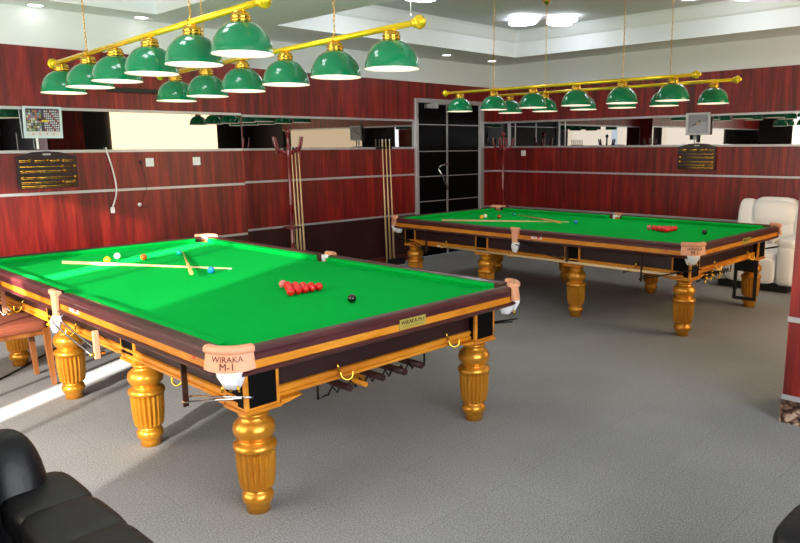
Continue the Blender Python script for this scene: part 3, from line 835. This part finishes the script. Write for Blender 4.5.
# ------------------------------------------------------------------ scoreboards and posters
def scoreboard(label, x, y, z, rz):
    """local: faces -y, centre of the foot edge at origin, 0.53 wide"""
    T = thing('scoreboard', label, 'scoreboard', (x, y, z), rz, 'snooker scoreboards')
    w = .265; h = .29
    poly = [(-w, 0), (w, 0), (w, h), (w+.012, h+.012), (.20, h+.03), (.12, h+.05), (0, h+.058), (-.12, h+.05), (-.20, h+.03), (-w-.012, h+.012), (-w, h)]
    bm = NB()
    a = [bm.verts.new((px, -.022, pz)) for px, pz in poly]; b = [bm.verts.new((px, 0, pz)) for px, pz in poly]
    n = len(poly)
    for i in range(n): bm.faces.new((a[i], a[(i+1) % n], b[(i+1) % n], b[i]))
    bm.faces.new(a); bm.faces.new(b[::-1]); link('board', bm, BOARD, T, bevel=.003)
    rows = [(.262, [(-.245, -.13), (-.115, .0), (.02, .115), (.13, .245)]), (.205, [(-.245, .245)]), (.165, [(-.245, .245)]), (.105, [(-.245, .245)]), (.06, [(-.245, .13), (.14, .245)]), (.025, [(-.245, .245)])]
    sl = [[-.16, .0, .09, .14], [.12, .235], [-.22, .14], [-.22, .235], [.12, .22], []]
    for (zz, segs), ss in zip(rows, sl):
        for k, (x0, x1) in enumerate(segs):
            bm = NB(); tube(bm, [(x0, -.034, zz), (x1, -.034, zz)], 0.005, 6)
            for e in (x0+.004, x1-.004): tube(bm, [(e, -.02, zz), (e, -.036, zz)], .004, 6)
            if zz < .2 or zz > .25:
                tube(bm, [(x0, -.034, zz-.014), (x1, -.034, zz-.014)], .0022, 6)
            link('scoring_rail', bm, BRASS, T)
        for s in ss:
            bm = NB(); box(bm, s-.012, s+.012, -.044, -.030, zz-.010, zz+.012); link('pointer', bm, BRASS, T, bevel=.004)
    bm = NB(); box(bm, -.035, .035, -.024, -.0215, h+.022, h+.036); link('maker_plate', bm, SILVER, T)
    return T
scoreboard('dark scoreboard with brass rails on the left wall under the colourful poster', .995, YJ-.024, 1.33, 0)
scoreboard('dark scoreboard on the right wall under the pale grey poster', XR-.024, 1.63, 1.36, -PI/2)

def poster(label, x, y, z, rz, colour):
    T = thing('framed_poster', label, 'framed poster', (x, y, z), rz, 'framed posters')
    w, h = .165, .145
    tilt = Matrix.Rotation(.10 if colour else .05, 4, 'X')
    def B(x0, x1, y0, y1, z0, z1, name, m, par=T, bv=0):
        bm = NB(); box(bm, x0, x1, y0, y1, z0, z1, M=tilt); return link(name, bm, m, par, bevel=bv)
    B(-w+.01, w-.01, -.004, .012, -h+.01, h-.01, 'backing', PINKS if colour else FRAMEG)
    bm = NB()
    for q in ((-w, w, -h, -h+.016), (-w, w, h-.016, h), (-w, -w+.016, -h+.016, h-.016), (w-.016, w, -h+.016, h-.016)):
        box(bm, q[0], q[1], -.018, .014, q[2], q[3], M=tilt)
    link('frame', bm, FRAMEC if colour else FRAMEG, T)
    ms = [PAPER]
    def M_(rgb): 
        m = mat('print_colour', rgb, .4); ms.append(m); return len(ms)-1
    bm = NB(); box(bm, -w+.016, w-.016, -.007, -.0041, -h+.016, h-.016, M=tilt)
    def patch(x0, x1, z0, z1, rgb, d=.0075): box(bm, x0, x1, -d-.0006, -.0069, z0, z1, M=tilt, mi=M_(rgb))
    if colour:
        dk = M_((58, 52, 66)); wh = M_((206, 206, 214)); rdi = M_((176, 70, 66))
        def pq(x0, x1, z0, z1, i, d=.0075): box(bm, x0, x1, -d-.0006, -.0069, z0, z1, M=tilt, mi=i)
        pq(-.145, .145, -.082, .125, dk)
        rng = random.Random(3)
        pal = [M_(c) for c in ((150, 120, 62), (110, 140, 92), (176, 84, 78), (120, 122, 160), (190, 186, 170), (70, 60, 60))]
        for gx in range(7):
            for gz in range(8):
                pq(-.14+gx*.018, -.124+gx*.018, -.078+gz*.024, -.057+gz*.024, rng.choice(pal), .0085)
        for gx in range(8):
            for gz in range(9):
                pq(.012+gx*.0165, .022+gx*.0165, -.076+gz*.0215, -.063+gz*.0215, wh if (gx+gz) % 5 else rdi, .0085)
        ye = M_((214, 190, 40)); pq(-.012, .05, .005, .022, ye, .0105); pq(-.04, .02, .015, .035, M_((24, 20, 18)), .0095)
        for gx in range(9): pq(-.13+gx*.03, -.115+gx*.03, -.112, -.100, M_((190, 120, 120)) if gx % 2 else wh, .0085)
    else:
        pg = M_((140, 140, 152)); 
        def pq(x0, x1, z0, z1, i, d=.0075): box(bm, x0, x1, -d-.0006, -.0069, z0, z1, M=tilt, mi=i)
        pq(-.135, .135, -.12, .12, pg)
        a = M_((170, 170, 184)); b = M_((104, 102, 100)); c = M_((176, 160, 120))
        for i in range(12): pq(-.12+i*.02, -.10+i*.02, -.115, -.06+.012*i if i < 9 else .02, a, .0085)
        for i in range(6): pq(-.08+i*.02, -.06+i*.02, -.03+.006*i, -.01+.012*i, b, .0095)
        pq(-.02, .03, -.02, .02, c, .0105)
    link('print', bm, ms, T)
    bm = NB(); box(bm, -.012 - (.06 if colour else -.0), .0 - (.055 if colour else -.01), .0, .012, -h-.10, -h+.02); link('support', bm, PLAST if colour else BLKPL, T)
    return T
poster('pale blue framed poster with colourful photo grid above the left scoreboard', .99, YJ-.05, 1.945, 0, True)
poster('pale grey framed poster above the right scoreboard', XR-.045, 1.63, 1.965, -PI/2, False)

# ------------------------------------------------------------------ sockets, cords, brackets
def switch(label, x, y, z, rz, w=.088):
    T = thing('wall_switch', label, 'wall switch', (x, y, z), rz, 'white wall switches')
    bm = NB(); box(bm, -w/2, w/2, -.009, 0, -w/2, w/2); link('plate', bm, PLAST, T, bevel=.004)
    bm = NB(); box(bm, -w/4, w/4, -.012, -.0091, -w/6, w/6); link('rocker', bm, PLAST, T, bevel=.001)
    return T
switch('white switch plate on the left wall beside the small black socket', 2.00, YJ-.0165, 1.553, 0)
switch('white switch plate on the left wall nearer the wall corner', 2.53, YJ-.0165, 1.555, 0)
switch('white switch plate on the right wall beside the far coat stand', XR-.0165, 4.55, 1.575, -PI/2)
bm = NB(); sellip(bm, (0, -.012, 0), (.014, .012, .018), .6)
tube(bm, smoothpts([(0, -.012, -.01), (.03, -.02, -.14), (.035, -.02, -.28), (-.02, -.022, -.40), (-.05, -.022, -.44)]), .0025, 5)
tube(bm, smoothpts([(-.05, -.022, -.44), (.0, -.03, -.47), (.05, -.022, -.45)]), .0025, 5)
T = thing('dangling_lead', 'small black socket with thin lead and white knob on the left wall', 'cable', (1.90, YJ-.016, 1.555))
link('lead', bm, BLKPL, T)
bm = NB(); sellip(bm, (-.055, -.028, -.435), (.02, .018, .02), 1.0); link('knob', bm, PLAST, T)
T = thing('white_cable', 'white cable hanging down the left wall between scoreboard and switches', 'cable', (1.58, YJ-.016, 1.68))
bm = NB(); tube(bm, smoothpts([(-.02, -.014, .03), (-.018, -.014, -.01), (.015, -.018, -.15), (.04, -.026, -.33), (.035, -.018, -.45), (-.01, -.018, -.57)], 6), .0075, 6); link('cord', bm, CORDW, T)
bm = NB(); box(bm, -.03, .008, -.028, -.005, -.63, -.57); link('plug', bm, CORDW, T, bevel=.004)
for x0, x1, z0, z1, lab in ((1.62, 2.72, 2.255, 2.30, 'long black bar fixed on the upper red panel behind the lamps'), (1.60, 1.98, 2.545, 2.60, 'short black bracket on the upper red panel above the long bar')):
    bm = NB(); box(bm, x0, x1, YJ-.05, YJ-.017, z0, z1)
    for k in (x0+.03, x1-.03): tube(bm, [(k, YJ-.06, (z0+z1)/2), (k, YJ-.05, (z0+z1)/2)], .012)
    tag(link('wall_bracket', bm, BLKPL, bevel=.004), lab, 'wall bracket')
bm = NB(); tube(bm, smoothpts([(-2.5, 1.3, .006), (-1.2, 2.3, .006), (.01, 3.33, .006), (.67, 3.99, .006), (1.05, 4.30, .006), (1.5, 4.80, .006)]), .007, 6)
tag(link('floor_cable', bm, BLKPL), 'black cable running over the carpet behind the rust chair', 'cable')

# ------------------------------------------------------------------ chairs
def side_chair(label, x, y, rz):
    """local: front faces +x"""
    T = thing('dining_chair', label, 'chair', (x, y, 0), rz)
    bm = NB(); sellip(bm, (0, 0, .455), (.225, .215, .042), .35, 36, 10); link('seat', bm, SEATF, T)
    bm = NB(); box(bm, -.19, .20, -.19, .19, .385, .425); link('seat_frame', bm, CHAIRW, T, bevel=.005)
    for sx in (1, -1):
        for sy in (1, -1):
            bm = NB()
            q = [(.022, 0, .40), (.014, 0, 0)]
            cx, cy = sx*.185, sy*.185
            top = [(cx-.022, cy-.022), (cx+.022, cy-.022), (cx+.022, cy+.022), (cx-.022, cy+.022)]
            ox = .02*sx
            bot = [(cx+ox-.014, cy-.014), (cx+ox+.014, cy-.014), (cx+ox+.014, cy+.014), (cx+ox-.014, cy+.014)]
            loft(bm, [[Vector((a, b, 0)) for a, b in bot], [Vector((a, b, .44)) for a, b in top]], smooth=False)
            link('leg', bm, CHAIRW, T)
    bm = NB()
    for sy in (1, -1): tube(bm, smoothpts([(-.19, sy*.185, .40), (-.205, sy*.185, .6), (-.27, sy*.185, .93)]), .018, 8)
    tube(bm, [(-.27, -.2, .92), (-.27, .2, .92)], .02, 8)
    link('back_frame', bm, CHAIRW, T)
    bm = NB(); sellip(bm, (-.24, 0, .76), (.022, .165, .13), .4, M=Matrix.Rotation(-.2, 4, 'Y')); link('backrest', bm, SEATF, T)
    return T
side_chair('wooden side chair with rust coloured seat pushed against the near table', .045, 3.095, 0)

def recliner(label, loc, rz, m, sc=1.0, backh=1.0, dark=BLKPL, we=.45, pz=.575):
    """local: faces -y; origin at the centre of its footprint"""
    T = thing('recliner', label, 'armchair', loc, rz)
    T.scale = (sc, sc, sc)
    P = lambda n, c, h, e=.42, M=None, par=T: (lambda bm: (sellip(bm, c, h, e, 36, 20, M), link(n, bm, m, par))[1])(NB())
    bm = NB(); box(bm, -.40, .40, -.36, .34, 0.0, .12); link('base', bm, dark, T)
    P('seat', (0, -.10, .36), (.29, .36, .12), .35)
    P('footrest', (0, -.43, .25), (.285, .06, .15), .35)
    body = P('body', (0, .02, .20), (.43, .40, .11), .25)
    R = Matrix.Rotation(-.16, 4, 'X')
    bk = P('backrest', (0, .30, .36+(backh-.36)/2), (.27, .13, (backh-.30)/2), .40, R)
    P('head_cushion', (0, .30, backh-.17), (.265, .155, .155), .55, R, bk)
    for s in (-1, 1): P('side_wing', (s*.335, .30, .36+(backh-.38)/2), (.10, .13, (backh-.34)/2), we, R, bk)
    for s in (-1, 1):
        a = P('armrest', (s*.385, -.06, pz/2+.045), (.098, .42, pz/2-.035), .30)
        for yy in (.17, -.08, -.31): P('arm_pad', (s*.385, yy, pz), (.112, .155, .06), .45, None, a)
    return T
recliner('white leather recliner by the right wall behind the far table', (7.50, .46, 0), -PI/2, WHITEL, 1.0, 1.02)
recliner('black leather armchair at the bottom left edge of the view', (-1.20, -.50, 0), 0, BLACKL, 1.0, .84, we=.8, pz=.62)
recliner('black leather armchair at the bottom right edge of the view', (.97, -2.50, 0), -PI/2-.0, BLACKL, 1.0, .80)

# black rectangular frame hanging at the far table's end leg
T = thing('ball_rack_frame', 'black rectangular frame hanging in front of the end leg of the far table', 'rack', (6.00, .12, .10))
bm = NB(); 
box(bm, 0, .02, -.12, -.085, .0, .425); box(bm, 0, .02, .085, .12, 0, .425); box(bm, 0, .02, -.085, .085, 0, .035); box(bm, 0, .02, -.085, .085, .30, .425)
link('frame', bm, BLKPL, T, bevel=.004)
bm = NB(); tube(bm, smoothpts([(.01, 0, .42), (.0, -.02, .435), (.01, -.04, .44)]), .005, 6); link('hanger', bm, IRON, T)

# ------------------------------------------------------------------ light
def sun(az, el, strength, angle):
    l = bpy.data.lights.new('sun', 'SUN'); l.energy = strength; l.angle = angle; l.color = (1.0, .95, .86)
    o = bpy.data.objects.new('sun', l); COL.objects.link(o)
    d = Vector((math.cos(az)*math.cos(el), math.sin(az)*math.cos(el), -math.sin(el)))
    o.rotation_euler = d.to_track_quat('-Z', 'Y').to_euler(); o.location = (-8, -2, 5)
sun(math.radians(28), math.radians(16), 25.0, math.radians(1.2))

w = bpy.data.worlds.new('daylight'); SC.world = w; w.use_nodes = True
bg = w.node_tree.nodes['Background']; bg.inputs[0].default_value = (.72, .86, 1.0, 1); bg.inputs[1].default_value = 2.5

# ------------------------------------------------------------------ camera
cam = bpy.data.cameras.new('camera'); co = bpy.data.objects.new('camera', cam); COL.objects.link(co)
CX, CY, CZ, yaw, pitch, roll, fpx, ppx, ppy = -1.4535, -2.6159, 1.6973, .8123, .1830, -.0077, 717.618, 441.05, 278.91
f = Vector((math.sin(yaw)*math.cos(pitch), math.cos(yaw)*math.cos(pitch), -math.sin(pitch)))
r = Vector((math.cos(yaw), -math.sin(yaw), 0)); u = r.cross(f)
c_, s_ = math.cos(roll), math.sin(roll)
r2 = c_*r + s_*u; u2 = -s_*r + c_*u
co.matrix_world = Matrix(((r2.x, u2.x, -f.x, CX), (r2.y, u2.y, -f.y, CY), (r2.z, u2.z, -f.z, CZ), (0, 0, 0, 1)))
cam.sensor_width = 36; cam.lens = fpx*36/800; cam.shift_x = (400-ppx)/800; cam.shift_y = (ppy-271.5)/800
cam.clip_start = .05
SC.camera = co

SC.view_settings.view_transform = 'Standard'; SC.view_settings.look = 'None'
SC.view_settings.gamma = 1; SC.view_settings.use_curve_mapping = False
SC.view_settings.exposure = 1.1
